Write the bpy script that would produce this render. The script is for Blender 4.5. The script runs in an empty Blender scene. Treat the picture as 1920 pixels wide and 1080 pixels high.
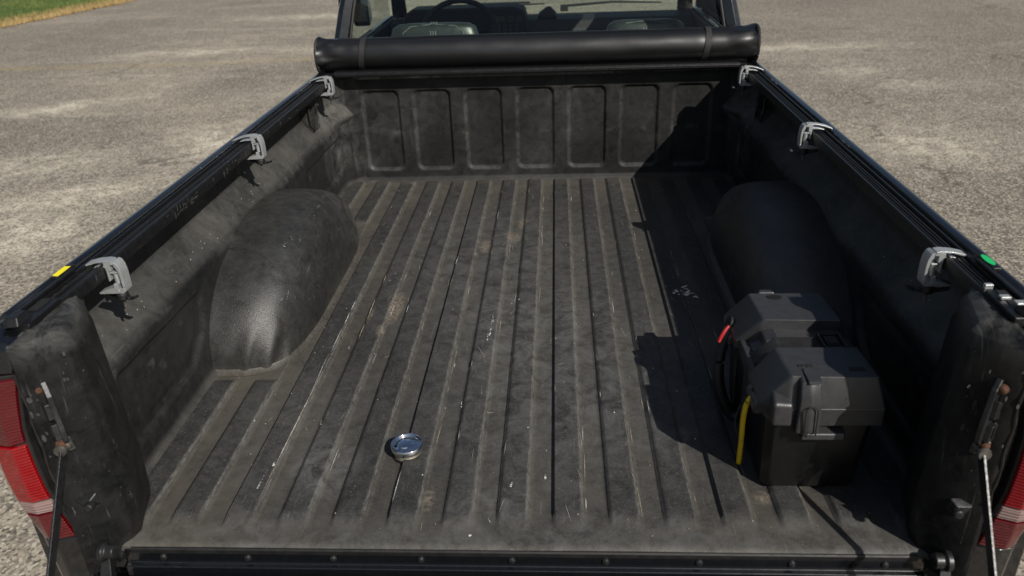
import bpy, bmesh, math, random
from mathutils import Vector, Matrix, noise
from math import sin, cos, pi, radians, sqrt, atan2, asin
random.seed(7)
S = bpy.context.scene
COL = S.collection
# ------------------------------------------------------------------ camera
YAW, PITCH, ROLL = .0658, .4622, -.0384
f = Vector((-sin(YAW)*cos(PITCH), cos(YAW)*cos(PITCH), -sin(PITCH)))
r0 = Vector((cos(YAW), sin(YAW), 0)); u0 = r0.cross(f)
r = cos(ROLL)*r0 + sin(ROLL)*u0; u = -sin(ROLL)*r0 + cos(ROLL)*u0
cd = bpy.data.cameras.new('camera'); cam = bpy.data.objects.new('camera', cd); COL.objects.link(cam)
M = Matrix((r, u, -f)).transposed().to_4x4(); M.translation = Vector((.0779, -.9608, .954)); cam.matrix_world = M
cd.sensor_width = 36; cd.lens = 1482.5/1920*36; cd.clip_start = .02; cd.clip_end = 400
cd.dof.use_dof = True; cd.dof.focus_distance = 1.85; cd.dof.aperture_fstop = 5.0
S.camera = cam
# ------------------------------------------------------------------ light
SD = Vector((-.86, 1.0, -1.0)).normalized()
EL = asin(-SD.z); AZ = atan2(-SD.x, -SD.y)
W = bpy.data.worlds.new("World"); S.world = W; W.use_nodes = True
nt = W.node_tree; nt.nodes.clear()
sky = nt.nodes.new('ShaderNodeTexSky'); sky.sky_type = 'NISHITA'; sky.sun_disc = False
sky.sun_elevation = EL; sky.sun_rotation = AZ; sky.dust_density = 1.5
bg = nt.nodes.new('ShaderNodeBackground'); bg.inputs[1].default_value = .05
wo = nt.nodes.new('ShaderNodeOutputWorld')
tc_ = nt.nodes.new('ShaderNodeTexCoord'); mp_ = nt.nodes.new('ShaderNodeMapping'); mp_.inputs['Scale'].default_value = (1, 1, 2.2); mp_.inputs['Location'].default_value = (5.3, 2.2, .6)
cn = nt.nodes.new('ShaderNodeTexNoise'); cn.inputs['Scale'].default_value = 1.5; cn.inputs['Detail'].default_value = 9; cn.inputs['Roughness'].default_value = .6
cr = nt.nodes.new('ShaderNodeMapRange'); cr.inputs[1].default_value = .52; cr.inputs[2].default_value = .62
cm = nt.nodes.new('ShaderNodeMix'); cm.data_type = 'RGBA'; cm.inputs[7].default_value = (9, 9.2, 9.6, 1)
nt.links.new(tc_.outputs['Generated'], mp_.inputs[0]); nt.links.new(mp_.outputs[0], cn.inputs[0]); nt.links.new(cn.outputs[0], cr.inputs[0])
nt.links.new(cr.outputs[0], cm.inputs[0]); nt.links.new(sky.outputs[0], cm.inputs[6]); nt.links.new(cm.outputs[2], bg.inputs[0]); nt.links.new(bg.outputs[0], wo.inputs[0])
ld = bpy.data.lights.new('sun', 'SUN'); ld.energy = 5.0; ld.angle = radians(.55); ld.color = (1, .95, .87)
lo = bpy.data.objects.new('sun', ld); COL.objects.link(lo)
lo.rotation_euler = SD.to_track_quat('-Z', 'Y').to_euler()
S.view_settings.view_transform = 'Standard'; S.view_settings.look = 'None'
S.view_settings.exposure = .15; S.view_settings.gamma = 1; S.view_settings.use_curve_mapping = False

# ------------------------------------------------------------------ materials
def newmat(n):
    m = bpy.data.materials.new(n); m.use_nodes = True
    return m, m.node_tree, m.node_tree.nodes['Principled BSDF']
def N(t, ty, **k):
    n = t.nodes.new(ty)
    for a, b in k.items(): setattr(n, a, b)
    return n
def noise_n(t, scale, detail=4, rough=.55, vec=None, dist=0):
    n = N(t, 'ShaderNodeTexNoise'); n.inputs['Scale'].default_value = scale
    n.inputs['Detail'].default_value = detail; n.inputs['Roughness'].default_value = rough
    n.inputs['Distortion'].default_value = dist
    if vec: t.links.new(vec, n.inputs['Vector'])
    return n.outputs[0]
def coord(t, sc=(1, 1, 1), rot=(0, 0, 0)):
    g = N(t, 'ShaderNodeNewGeometry'); m = N(t, 'ShaderNodeMapping')
    m.inputs['Scale'].default_value = sc; m.inputs['Rotation'].default_value = rot
    t.links.new(g.outputs['Position'], m.inputs['Vector']); return m.outputs[0]
def ramp(t, src, a, b, c0=0., c1=1.):
    n = N(t, 'ShaderNodeMapRange'); n.clamp = True
    n.inputs[1].default_value = a; n.inputs[2].default_value = b
    n.inputs[3].default_value = c0; n.inputs[4].default_value = c1
    t.links.new(src, n.inputs[0]); return n.outputs[0]
def math_n(t, op, a, b):
    n = N(t, 'ShaderNodeMath', operation=op)
    for i, v in enumerate((a, b)):
        if isinstance(v, (int, float)): n.inputs[i].default_value = v
        else: t.links.new(v, n.inputs[i])
    return n.outputs[0]
def mix(t, fac, a, b):
    n = N(t, 'ShaderNodeMix', data_type='RGBA')
    if isinstance(fac, (int, float)): n.inputs[0].default_value = fac
    else: t.links.new(fac, n.inputs[0])
    for i, v in ((6, a), (7, b)):
        if isinstance(v, tuple): n.inputs[i].default_value = (*v, 1)
        else: t.links.new(v, n.inputs[i])
    return n.outputs[2]
def bump(t, p, h, s, d):
    b = N(t, 'ShaderNodeBump'); b.inputs['Strength'].default_value = s; b.inputs['Distance'].default_value = d
    t.links.new(h, b.inputs['Height']); t.links.new(b.outputs[0], p.inputs['Normal'])
def attr(t, n): a = N(t, 'ShaderNodeAttribute'); a.attribute_name = n; return a.outputs['Fac']

def simple(n, col, rough=.5, metal=0, coat=0, bumpsc=0, bs=.2, bd=.001, var=.25, varsc=25, spec=.5, rv=.2):
    m, t, p = newmat(n)
    v = coord(t)
    q = noise_n(t, varsc, 5, .6, v)
    c0 = tuple(x*(1-var) for x in col); c1 = tuple(min(1, x*(1+var)) for x in col)
    t.links.new(mix(t, ramp(t, q, .3, .7), c0, c1), p.inputs['Base Color'])
    t.links.new(ramp(t, noise_n(t, varsc*2.3, 4, .6, v), .3, .7, max(.02, rough*(1-rv)), min(1, rough*(1+rv))), p.inputs['Roughness'])
    p.inputs['Metallic'].default_value = metal; p.inputs['Coat Weight'].default_value = coat
    p.inputs['Coat Roughness'].default_value = .04; p.inputs['Specular IOR Level'].default_value = spec
    if bumpsc: bump(t, p, noise_n(t, bumpsc, 2, .6, v), bs, bd)
    return m

def liner_mat(n, dark, dust, pebble, scr=1.0, rough=.55, cloud=.55, lump=.12, spec=.28, ridge=False, micro=.5):
    """worn black plastic: attribute 'dust' = brown grime, 'haze' = pale scuff bloom, 'stain' = dried mud"""
    m, t, p = newmat(n); v = coord(t)
    big = noise_n(t, 7, 5, .62, v); mid = noise_n(t, 38, 6, .7, v); fine = noise_n(t, 420, 3, .7, v)
    base = mix(t, ramp(t, mid, .3, .72), tuple(x*.62 for x in dark), tuple(x*1.5 for x in dark))
    base = mix(t, ramp(t, noise_n(t, 13, 6, .7, coord(t, (1, .35, 1))),   .45, .75, 0, cloud), base, tuple(x*2.3 for x in dark))
    base = mix(t, ramp(t, noise_n(t, 150, 5, .8, v), .38, .62, .42, 0), base, (.006, .006, .006))
    base = mix(t, ramp(t, noise_n(t, 210, 5, .8, v, .5), .54, .70, 0, micro), base, tuple(x*3.4 for x in dark))
    # dark damp looking spots
    base = mix(t, ramp(t, noise_n(t, 16, 2, .5, v), .67, .72, 0, .45), base, (.012, .012, .013))
    dfac = math_n(t, 'MULTIPLY', attr(t, 'dust'), ramp(t, math_n(t, 'ADD', big, math_n(t, 'MULTIPLY', mid, .7)), .55, 1.05, .25, 1.0))
    base = mix(t, dfac, base, dust)
    hf = math_n(t, 'MULTIPLY', attr(t, 'haze'), ramp(t, noise_n(t, 21, 7, .72, v, .8), .38, .68, 0, 1))
    base = mix(t, hf, base, (.125, .125, .12))
    sf = math_n(t, 'MULTIPLY', attr(t, 'stain'), ramp(t, noise_n(t, 130, 5, .75, v), .42, .62))
    base = mix(t, sf, base, (.20, .165, .125))
    # fine directional rubbing
    rub = None
    for (sc, rot, a, b) in (((180, 5, 5), .05, .70, .80), ((150, 7, 7), .5, .72, .82), ((160, 6, 6), -.9, .73, .84)):
        q = ramp(t, noise_n(t, 1.6, 3, .6, coord(t, sc, (0, 0, rot))), a*.92, b, 0, 1)
        rub = q if rub is None else math_n(t, 'MAXIMUM', rub, q)
    rub = math_n(t, 'MULTIPLY', rub, ramp(t, noise_n(t, 9, 3, .6, v), .38, .58, 0, .62*scr))
    base = mix(t, rub, base, (.19, .19, .185))
    if ridge:   # wear on the shoulders of the ribs: pale rubbing on the right edge, light dust in the foot of the left edge
        g = N(t, 'ShaderNodeSeparateXYZ'); t.links.new(v, g.inputs[0])
        ph = math_n(t, 'MODULO', math_n(t, 'ADD', g.outputs[0], 20*.0947-.0675), .0947)
        ends = math_n(t, 'MULTIPLY', ramp(t, g.outputs[1], .055, .09), ramp(t, g.outputs[1], 1.84, 1.82))
        wid = ramp(t, noise_n(t, 30, 4, .7, coord(t, (1, .25, 1))), .35, .7, .0012, .0046)
        sh = N(t, 'ShaderNodeMath', operation='LESS_THAN'); t.links.new(math_n(t, 'ABSOLUTE', math_n(t, 'SUBTRACT', ph, .0475), 0), sh.inputs[0]); t.links.new(wid, sh.inputs[1])
        k = math_n(t, 'MULTIPLY', math_n(t, 'MULTIPLY', sh.outputs[0], ends), ramp(t, noise_n(t, 240, 4, .8, coord(t, (1, .22, 1))), .42, .66, .05, .62))
        base = mix(t, k, base, (.15, .147, .135))
        k2 = math_n(t, 'MULTIPLY', math_n(t, 'MULTIPLY', ramp(t, math_n(t, 'ABSOLUTE', math_n(t, 'SUBTRACT', ph, .0545), 0), .001, .004, 1, 0), ends), ramp(t, noise_n(t, 50, 4, .7, v), .4, .7, 0, .5))
        base = mix(t, k2, base, (.10, .088, .066))
    # grit specks
    vo = N(t, 'ShaderNodeTexVoronoi'); vo.inputs['Scale'].default_value = 120; t.links.new(v, vo.inputs['Vector'])
    sp = math_n(t, 'MULTIPLY', ramp(t, vo.outputs['Distance'], .05, .11, 1, 0), ramp(t, noise_n(t, 60, 2, .5, v), .6, .66, 0, .7*scr))
    base = mix(t, sp, base, (.36, .33, .28))
    t.links.new(base, p.inputs['Base Color'])
    t.links.new(ramp(t, mid, .3, .7, rough*.8, min(1, rough*1.25)), p.inputs['Roughness'])
    p.inputs['Specular IOR Level'].default_value = spec
    h = math_n(t, 'ADD', math_n(t, 'MULTIPLY', fine, pebble), math_n(t, 'MULTIPLY', mid, lump))
    bump(t, p, h, .45, .0012)
    return m

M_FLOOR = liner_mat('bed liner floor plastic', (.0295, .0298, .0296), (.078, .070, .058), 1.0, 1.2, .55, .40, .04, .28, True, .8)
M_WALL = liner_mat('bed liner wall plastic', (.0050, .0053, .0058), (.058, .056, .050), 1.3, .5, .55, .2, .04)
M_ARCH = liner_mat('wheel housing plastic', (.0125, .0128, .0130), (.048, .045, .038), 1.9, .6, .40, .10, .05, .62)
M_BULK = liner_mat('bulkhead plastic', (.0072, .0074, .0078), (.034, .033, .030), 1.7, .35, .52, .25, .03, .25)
M_PILLAR = liner_mat('worn black jamb paint', (.0032, .0035, .0042), (.026, .024, .020), .6, 1.0, .40, .5, .5, .22)
M_PAINT = simple('gloss black truck paint', (.004, .0045, .006), .28, coat=1, var=.1)
M_RAIL = simple('black anodised rail', (.005, .005, .0055), .40, var=.5, varsc=60, bumpsc=200, bs=.15)
M_VINYL = simple('grained black vinyl', (.0035, .0035, .004), .37, bumpsc=650, bs=.06, bd=.0005, var=.05, spec=.8, rv=.04)
M_WEB = simple('black webbing', (.012, .012, .013), .7, bumpsc=500, bs=.5)
M_ALU = simple('cast aluminium', (.42, .435, .44), .38, metal=.55, bumpsc=260, bs=.25, bd=.0005, var=.12, varsc=90)
M_STEEL = simple('dull steel', (.12, .115, .105), .5, metal=.7, var=.35, varsc=120)
M_RUST = simple('rusty steel', (.075, .032, .016), .8, metal=.2, var=.5, varsc=150)
M_DARKSTEEL = simple('black painted steel', (.010, .010, .011), .42, var=.5, varsc=90, bumpsc=180)
M_RUB = simple('black rubber', (.007, .007, .007), .55)
M_CASE = simple('smooth black case plastic', (.0035, .0035, .004), .34, var=.3, varsc=40)
M_BOX = simple('black moulded polypropylene', (.029, .029, .031), .34, bumpsc=900, bs=.3, bd=.0004, var=.18, varsc=60)
M_CHROME = simple('chrome', (.82, .84, .87), .07, metal=1, var=.05)
M_BRASS = simple('dirty threaded collar', (.36, .33, .26), .4, metal=.8, var=.4, varsc=150)
M_YEL = simple('yellow cable sleeve', (.62, .42, .01), .45, var=.12)
M_RED = simple('red cable sleeve', (.30, .005, .008), .4, var=.1)
M_YST = simple('yellow sticker', (.8, .7, .01), .5, var=.03)
M_GST = simple('green sticker', (.01, .42, .12), .5, var=.05)
M_BLK = simple('flat black', (.006, .006, .006), .8, var=.2)
M_SEAT = simple('grey vinyl seat', (.026, .031, .031), .38, bumpsc=300, bs=.2, var=.15)
M_DASH = simple('dark dashboard plastic', (.009, .009, .009), .6, bumpsc=300, bs=.2)
M_LCD = simple('grey display', (.07, .075, .07), .3)
M_SEAM = simple('pale stitching', (.2, .2, .19), .7)
M_SCR = simple('pale scuff', (.55, .55, .53), .8, var=.45, varsc=400)
M_SCRAPE = simple('grey scrape', (.20, .20, .195), .8, var=.6, varsc=300)
M_CHIP = simple('bare chipped metal', (.055, .055, .058), .5, var=.5, varsc=300)
M_CREAM = simple('cream scuff', (.34, .29, .21), .85, var=.35, varsc=400)

def lens(n, col, rib):
    m, t, p = newmat(n); p.inputs['Base Color'].default_value = (*col, 1)
    p.inputs['Roughness'].default_value = .12; p.inputs['Coat Weight'].default_value = 1
    p.inputs['Subsurface Weight'].default_value = .15
    w = N(t, 'ShaderNodeTexWave'); w.inputs['Scale'].default_value = rib; w.bands_direction = 'Z'
    t.links.new(coord(t), w.inputs['Vector']); bump(t, p, w.outputs[1], .55, .0018)
    return m
M_LRED = lens('red tail lamp lens', (.20, .0015, .003), 60)
M_LDRED = lens('dark red lamp lens', (.075, .001, .003), 60)
M_LWH = lens('clear reversing lens', (.22, .15, .14), 60)

def glass(n, tint):
    m = bpy.data.materials.new(n); m.use_nodes = True; t = m.node_tree; t.nodes.clear()
    tr = N(t, 'ShaderNodeBsdfTransparent'); tr.inputs[0].default_value = (*tint, 1)
    gl = N(t, 'ShaderNodeBsdfGlossy'); gl.inputs['Roughness'].default_value = .01
    fr = N(t, 'ShaderNodeFresnel'); fr.inputs[0].default_value = 1.45
    mx = N(t, 'ShaderNodeMixShader'); o = N(t, 'ShaderNodeOutputMaterial')
    t.links.new(fr.outputs[0], mx.inputs[0]); t.links.new(tr.outputs[0], mx.inputs[1]); t.links.new(gl.outputs[0], mx.inputs[2])
    t.links.new(mx.outputs[0], o.inputs[0]); return m
M_GLASS = glass('green tinted glass', (.86, .93, .88))

def pavement_mat():
    m, t, p = newmat('weathered asphalt'); v = coord(t)
    big = noise_n(t, .42, 5, .6, v, .4); streak = noise_n(t, .95, 6, .62, coord(t, (.5, 1.15, 1), (0, 0, -.3)), .9)
    mid = noise_n(t, 7, 7, .75, v, .3); fine = noise_n(t, 62, 4, .8, v)
    c = mix(t, ramp(t, big, .34, .62), (.170, .152, .125), (.325, .283, .228))
    c = mix(t, ramp(t, streak, .52, .74, 0, .8), c, (.54, .48, .385))
    c = mix(t, ramp(t, noise_n(t, .8, 6, .65, v, .5), .42, .24, 0, .7), c, (.14, .127, .110))
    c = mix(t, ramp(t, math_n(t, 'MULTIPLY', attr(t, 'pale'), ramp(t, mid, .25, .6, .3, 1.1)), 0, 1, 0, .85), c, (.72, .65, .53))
    c = mix(t, ramp(t, mid, .62, .40, 0, .5), c, (.115, .102, .084))
    c = mix(t, ramp(t, noise_n(t, 2.6, 5, .7, v), .56, .72, 0, .35), c, (.36, .32, .26))
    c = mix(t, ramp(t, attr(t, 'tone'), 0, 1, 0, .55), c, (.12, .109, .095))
    vo = N(t, 'ShaderNodeTexVoronoi'); vo.inputs['Scale'].default_value = 105; t.links.new(v, vo.inputs['Vector'])
    rgb = N(t, 'ShaderNodeRGBToBW'); t.links.new(vo.outputs['Color'], rgb.inputs[0])
    c = mix(t, ramp(t, rgb.outputs[0], .58, .88, 0, .8), c, (.50, .45, .37))
    c = mix(t, ramp(t, rgb.outputs[0], .44, .2, 0, .75), c, (.055, .050, .043))
    c = mix(t, ramp(t, fine, .60, .70, 0, .7), c, (.05, .045, .038))
    vo2 = N(t, 'ShaderNodeTexVoronoi'); vo2.inputs['Scale'].default_value = 24; t.links.new(v, vo2.inputs['Vector'])
    c = mix(t, math_n(t, 'MULTIPLY', ramp(t, vo2.outputs['Distance'], .14, .2, 1, 0), ramp(t, noise_n(t, 4, 3, .6, v), .45, .6, 0, .7)), c, (.075, .062, .048))
    cr = N(t, 'ShaderNodeTexVoronoi'); cr.feature = 'DISTANCE_TO_EDGE'; cr.inputs['Scale'].default_value = .55
    wv = N(t, 'ShaderNodeVectorMath', operation='ADD'); nn = N(t, 'ShaderNodeTexNoise'); nn.inputs['Scale'].default_value = 1.6; nn.inputs['Detail'].default_value = 6
    t.links.new(v, nn.inputs['Vector']); t.links.new(v, wv.inputs[0]); t.links.new(nn.outputs['Color'], wv.inputs[1]); t.links.new(wv.outputs[0], cr.inputs['Vector'])
    c = mix(t, math_n(t, 'MULTIPLY', ramp(t, cr.outputs['Distance'], .003, .010, 1, 0), ramp(t, noise_n(t, .7, 4, .6, v), .50, .60, 0, .6)), c, (.06, .052, .042))
    c = mix(t, ramp(t, noise_n(t, 1.7, 4, .6, v, .4), .66, .76, 0, .5), c, (.10, .092, .08))
    c = mix(t, math_n(t, 'MULTIPLY', attr(t, 'seam'), ramp(t, noise_n(t, 3, 5, .7, v), .35, .6, .1, .8)), c, (.30, .24, .12))
    t.links.new(c, p.inputs['Base Color']); p.inputs['Roughness'].default_value = .9
    p.inputs['Specular IOR Level'].default_value = .2
    h = math_n(t, 'ADD', rgb.outputs[0], math_n(t, 'MULTIPLY', fine, 1.5))
    bump(t, p, h, .6, .006)
    return m
M_PAVE = pavement_mat()
M_SOIL = simple('dry verge soil', (.20, .14, .06), .95, bumpsc=30, bs=.8, bd=.02, var=.4, varsc=3)
M_LAWN = simple('lawn turf', (.055, .075, .018), .95, bumpsc=40, bs=.8, bd=.02, var=.45, varsc=1.2)
def blade_mat():
    m, t, p = newmat('grass blade')
    v = coord(t)
    c = mix(t, ramp(t, noise_n(t, 1.1, 4, .6, v), .35, .65), (.040, .085, .013), (.11, .14, .03))
    c = mix(t, attr(t, 'dry'), c, (.34, .24, .10))
    t.links.new(c, p.inputs['Base Color']); p.inputs['Roughness'].default_value = .7
    return m
M_BLADE = blade_mat()

# ------------------------------------------------------------------ mesh helpers
class MB:
    def __init__(s): s.v = []; s.f = []
    def add(s, vs, fs, T=None):
        b = len(s.v)
        s.v += [tuple(T @ Vector(p)) if T else tuple(p) for p in vs]
        s.f += [tuple(b+i for i in q) for q in fs]; return s
    def box(s, x0, x1, y0, y1, z0, z1, T=None):
        v = [(x, y, z) for z in (z0, z1) for y in (y0, y1) for x in (x0, x1)]
        return s.add(v, [(0, 2, 3, 1), (4, 5, 7, 6), (0, 1, 5, 4), (1, 3, 7, 5), (3, 2, 6, 7), (2, 0, 4, 6)], T)
    def prism(s, prof, a, b, axis='y', T=None):
        """profile of 2D points extruded along axis from a to b"""
        def P(q, w):
            return (q[0], w, q[1]) if axis == 'y' else ((w, q[0], q[1]) if axis == 'x' else (q[0], q[1], w))
        n = len(prof); v = [P(q, a) for q in prof]+[P(q, b) for q in prof]
        fs = [tuple(range(n-1, -1, -1)), tuple(range(n, 2*n))]+[(i, (i+1) % n, n+(i+1) % n, n+i) for i in range(n)]
        return s.add(v, fs, T)
    def loft(s, rings, cap=True):
        n = len(rings[0]); v = [p for q in rings for p in q]; fs = []
        for k in range(len(rings)-1):
            for i in range(n): fs.append((k*n+i, k*n+(i+1) % n, (k+1)*n+(i+1) % n, (k+1)*n+i))
        if cap: fs += [tuple(range(n-1, -1, -1)), tuple((len(rings)-1)*n+i for i in range(n))]
        return s.add(v, fs)
    def tube(s, path, rad, n=10):
        path = [Vector(p) for p in path]; rings = []
        for i, p in enumerate(path):
            d = (path[min(i+1, len(path)-1)]-path[max(i-1, 0)]).normalized()
            a = d.cross(Vector((0, 0, 1)) if abs(d.z) < .9 else Vector((1, 0, 0))).normalized(); b = d.cross(a)
            R_ = rad[i] if isinstance(rad, (list, tuple)) else rad
            rings.append([p+R_*(cos(2*pi*k/n)*a+sin(2*pi*k/n)*b) for k in range(n)])
        return s.loft(rings)
    def lathe(s, prof, c, axis=Vector((0, 0, 1)), n=32):
        a = Vector(axis).normalized(); e = a.cross(Vector((1, 0, 0)) if abs(a.x) < .9 else Vector((0, 1, 0))).normalized(); g = a.cross(e)
        c = Vector(c)
        return s.loft([[c+a*h+R_*(cos(2*pi*k/n)*e+sin(2*pi*k/n)*g) for k in range(n)] for R_, h in prof])
    def hull(s, pts, T=None):
        bm = bmesh.new()
        for p in pts: bm.verts.new(p)
        q = bmesh.ops.convex_hull(bm, input=bm.verts)
        bmesh.ops.delete(bm, geom=[g for g in bm.verts if not g.link_faces], context='VERTS')
        bmesh.ops.dissolve_limit(bm, angle_limit=.02, verts=bm.verts, edges=bm.edges)
        bm.verts.index_update()
        s.add([v.co[:] for v in bm.verts], [[v.index for v in fc.verts] for fc in bm.faces], T); bm.free(); return s
    def grid(s, pts, flip=False):
        """pts[i][j]"""
        n, m = len(pts), len(pts[0]); v = [p for q in pts for p in q]; fs = []
        for i in range(n-1):
            for j in range(m-1):
                q = (i*m+j, i*m+j+1, (i+1)*m+j+1, (i+1)*m+j); fs.append(q[::-1] if flip else q)
        return s.add(v, fs)
    def build(s, name, mat, parent=None, bevel=0, ang=35, seg=2, attrs=None, fix=True, sub=0):
        me = bpy.data.meshes.new(name); me.from_pydata(s.v, [], s.f); me.update()
        if fix:
            bm = bmesh.new(); bm.from_mesh(me); bmesh.ops.recalc_face_normals(bm, faces=bm.faces); bm.to_mesh(me); bm.free()
        if attrs:
            for k, vals in attrs.items():
                a = me.attributes.new(k, 'FLOAT', 'POINT'); a.data.foreach_set('value', vals)
        for p in me.polygons: p.use_smooth = True
        me.set_sharp_from_angle(angle=radians(ang))
        me.materials.append(mat)
        o = bpy.data.objects.new(name, me); COL.objects.link(o)
        if bevel:
            b = o.modifiers.new('bevel', 'BEVEL'); b.width = bevel; b.segments = seg; b.limit_method = 'ANGLE'; b.angle_limit = radians(25)
            b.harden_normals = True
        if sub:
            q = o.modifiers.new('sub', 'SUBSURF'); q.levels = q.render_levels = sub
        if parent: attach(o, parent)
        return o
def world_loc(o):
    l = o.location.copy(); p = o.parent
    while p: l = l+p.location; p = p.parent
    return l
def attach(o, parent):
    o.parent = parent; o.location = o.location-world_loc(parent) if parent.type == 'EMPTY' else o.location
def empty(name, loc, label, cat, group=None):
    o = bpy.data.objects.new(name, None); o.location = loc; o.empty_display_size = .1; COL.objects.link(o)
    o['label'] = label; o['category'] = cat
    if group: o['group'] = group
    return o
def tagm(o, label, cat, group=None):
    o['label'] = label; o['category'] = cat
    if group: o['group'] = group
    return o
def copy_thing(t, shift):
    c = t.copy(); COL.objects.link(c); c.location = t.location+Vector(shift)
    for ch in t.children:
        d = ch.copy(); COL.objects.link(d); d.parent = c
        for g in ch.children:
            e = g.copy(); COL.objects.link(e); e.parent = d
    return c
def ss(a, b, x):
    t = max(0, min(1, (x-a)/(b-a))); return t*t*(3-2*t)
def nz(x, y, z=0, s=1): return noise.noise(Vector((x*s, y*s, z*s)))

# ------------------------------------------------------------------ ground
G = -.62
gx = [-120, -40, -20]+[-12+.12*i for i in range(166)]+[9, 20, 40, 120]
gy = [-120, -40, -10]+[-2+.12*i for i in range(150)]+[17, 20, 30, 60, 250]
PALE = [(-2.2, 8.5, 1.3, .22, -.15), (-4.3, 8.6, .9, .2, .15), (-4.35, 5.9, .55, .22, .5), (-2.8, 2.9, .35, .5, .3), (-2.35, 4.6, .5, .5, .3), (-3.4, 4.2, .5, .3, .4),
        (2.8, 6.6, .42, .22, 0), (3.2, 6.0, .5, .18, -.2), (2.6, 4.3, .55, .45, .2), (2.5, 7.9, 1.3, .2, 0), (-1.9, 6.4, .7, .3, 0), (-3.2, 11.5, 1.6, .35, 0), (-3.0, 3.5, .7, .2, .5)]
pale = []; seam = []; tone = []; pts = []
for y in gy:
    row = []
    for x in gx:
        row.append((x, y, G)); q = 0
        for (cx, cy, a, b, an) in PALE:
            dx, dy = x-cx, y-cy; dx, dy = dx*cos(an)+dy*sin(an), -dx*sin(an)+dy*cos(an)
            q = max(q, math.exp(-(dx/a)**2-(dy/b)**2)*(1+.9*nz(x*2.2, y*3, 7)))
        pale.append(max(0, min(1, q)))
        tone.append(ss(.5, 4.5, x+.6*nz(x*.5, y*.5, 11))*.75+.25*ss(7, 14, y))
        seam.append(math.exp(-((y-8.05-.12*x*.3-.12*nz(x*.6, 2))/.07)**2)*(1 if -9 < x < -1 else 0))
    pts.append(row)
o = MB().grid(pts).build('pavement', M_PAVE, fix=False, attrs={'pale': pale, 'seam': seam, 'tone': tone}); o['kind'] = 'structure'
def edge_x(y): return -8.50+(y-11.4)*.155+.16*nz(y*.7, 3)+.05*nz(y*3.1, 9)
ys = [2+.25*i for i in range(160)]
pts = [[(edge_x(y)+.10+.09*nz(y*2.2, 5), y, G+.006), (edge_x(y)-.30, y, G+.03), (edge_x(y)-.6, y, G+.035)] for y in ys]
o = MB().grid(pts).build('verge', M_SOIL); o['kind'] = 'structure'
pts = [[(edge_x(y)-.45, y, G+.038), (edge_x(y)-3, y, G+.05), (-60, y, G+.05)] for y in ys]
o = MB().grid(pts).build('lawn', M_LAWN); o['kind'] = 'structure'
vs = []; fs = []; dry = []
for i in range(60000):
    y = random.uniform(9.5, 20); e = edge_x(y)
    d = -.12+random.random()**1.5*5.0
    x = e-d; h = random.uniform(.03, .075)*(1 if d > .15 else .55)
    a = random.uniform(0, pi); w = random.uniform(.006, .013); lx, ly = random.gauss(0, .02), random.gauss(0, .02)
    b = len(vs)
    vs += [(x-w*cos(a), y-w*sin(a), G+.01), (x+w*cos(a), y+w*sin(a), G+.01), (x+lx, y+ly, G+.03+h)]
    fs.append((b, b+1, b+2)); q = max(0, min(1, 1-(d-.08)/.42+random.gauss(0, .25)+.9*max(0, nz(x*.8, y*.8, 4)))); dry += [q]*3
mb = MB(); mb.add(vs, fs); o = mb.build('grass', M_BLADE, attrs={'dry': dry}, fix=False)
o['kind'] = 'stuff'; o['label'] = 'mown green grass with a dry straw coloured edge beside the asphalt'; o['category'] = 'grass'
# dead leaves blown against the lawn edge
mb = MB()
for i in range(14):
    y = random.uniform(10.5, 15); x = edge_x(y)+random.uniform(0, .5)
    T = Matrix.Translation((x, y, G+.02)) @ Matrix.Rotation(random.uniform(0, 6), 4, 'Z') @ Matrix.Rotation(random.uniform(-.5, .5), 4, 'X')
    mb.add([(-.04, 0, 0), (0, -.02, .008), (.045, 0, 0), (0, .022, .008)], [(0, 1, 2, 3)], T)
o = mb.build('fallen_leaves', simple('dead leaf', (.30, .16, .07), .8), fix=False); o['kind'] = 'stuff'
o['label'] = 'scattered brown dead leaves along the lawn edge'; o['category'] = 'leaves'

# ------------------------------------------------------------------ pickup truck
truck = empty('pickup_truck', (0, 1.5, G), 'black pickup truck with open tailgate and ribbed plastic bed liner', 'pickup truck')
L = 1.86; PIT = .0947; X0 = .0675; RH = .0080
def ribprof(x):
    t = (x-X0) % PIT
    if t > .0905: return ss(-.0035, .0003, t-PIT)
    return ss(-.0035, .0003, t)-ss(.0465, .0525, t)
def in_arch(x, y):
    a = abs(x)
    return a > .50 and .40 < y < 1.46
def ribmask(x, y):
    k = int(math.floor((x-X0)/PIT)); cx = X0+k*PIT+.027; ax = abs(cx)
    wv = .008*sin(k*12.9)
    m = ss(.045+wv, .068+wv, y)
    # rounded nose of every rib
    t = (x-cx)/.027
    m = ss(.040+wv*.5, .078+wv*.5, y)
    if ax > .68: m = 0
    if ax > .53:
        m *= 1-ss(.485, .50, y)*(1-ss(1.43, 1.45, y))
    m *= ss(1.862, 1.85, y) if False else 1-ss(1.835, 1.85, y)
    return m
def floor_z(x, y):
    return RH*ribprof(x)*ribmask(x, y)
xs = [-.712+.004*i for i in range(357)]; ys = [0.0, .004, .010]+[.018+.008*i for i in range(231)]
pts = []; dust = []; haze = []; stain = []
def blob(x, y, cx, cy, rx, ry): return max(0, 1-((x-cx)/rx)**2-((y-cy)/ry)**2)
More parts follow.
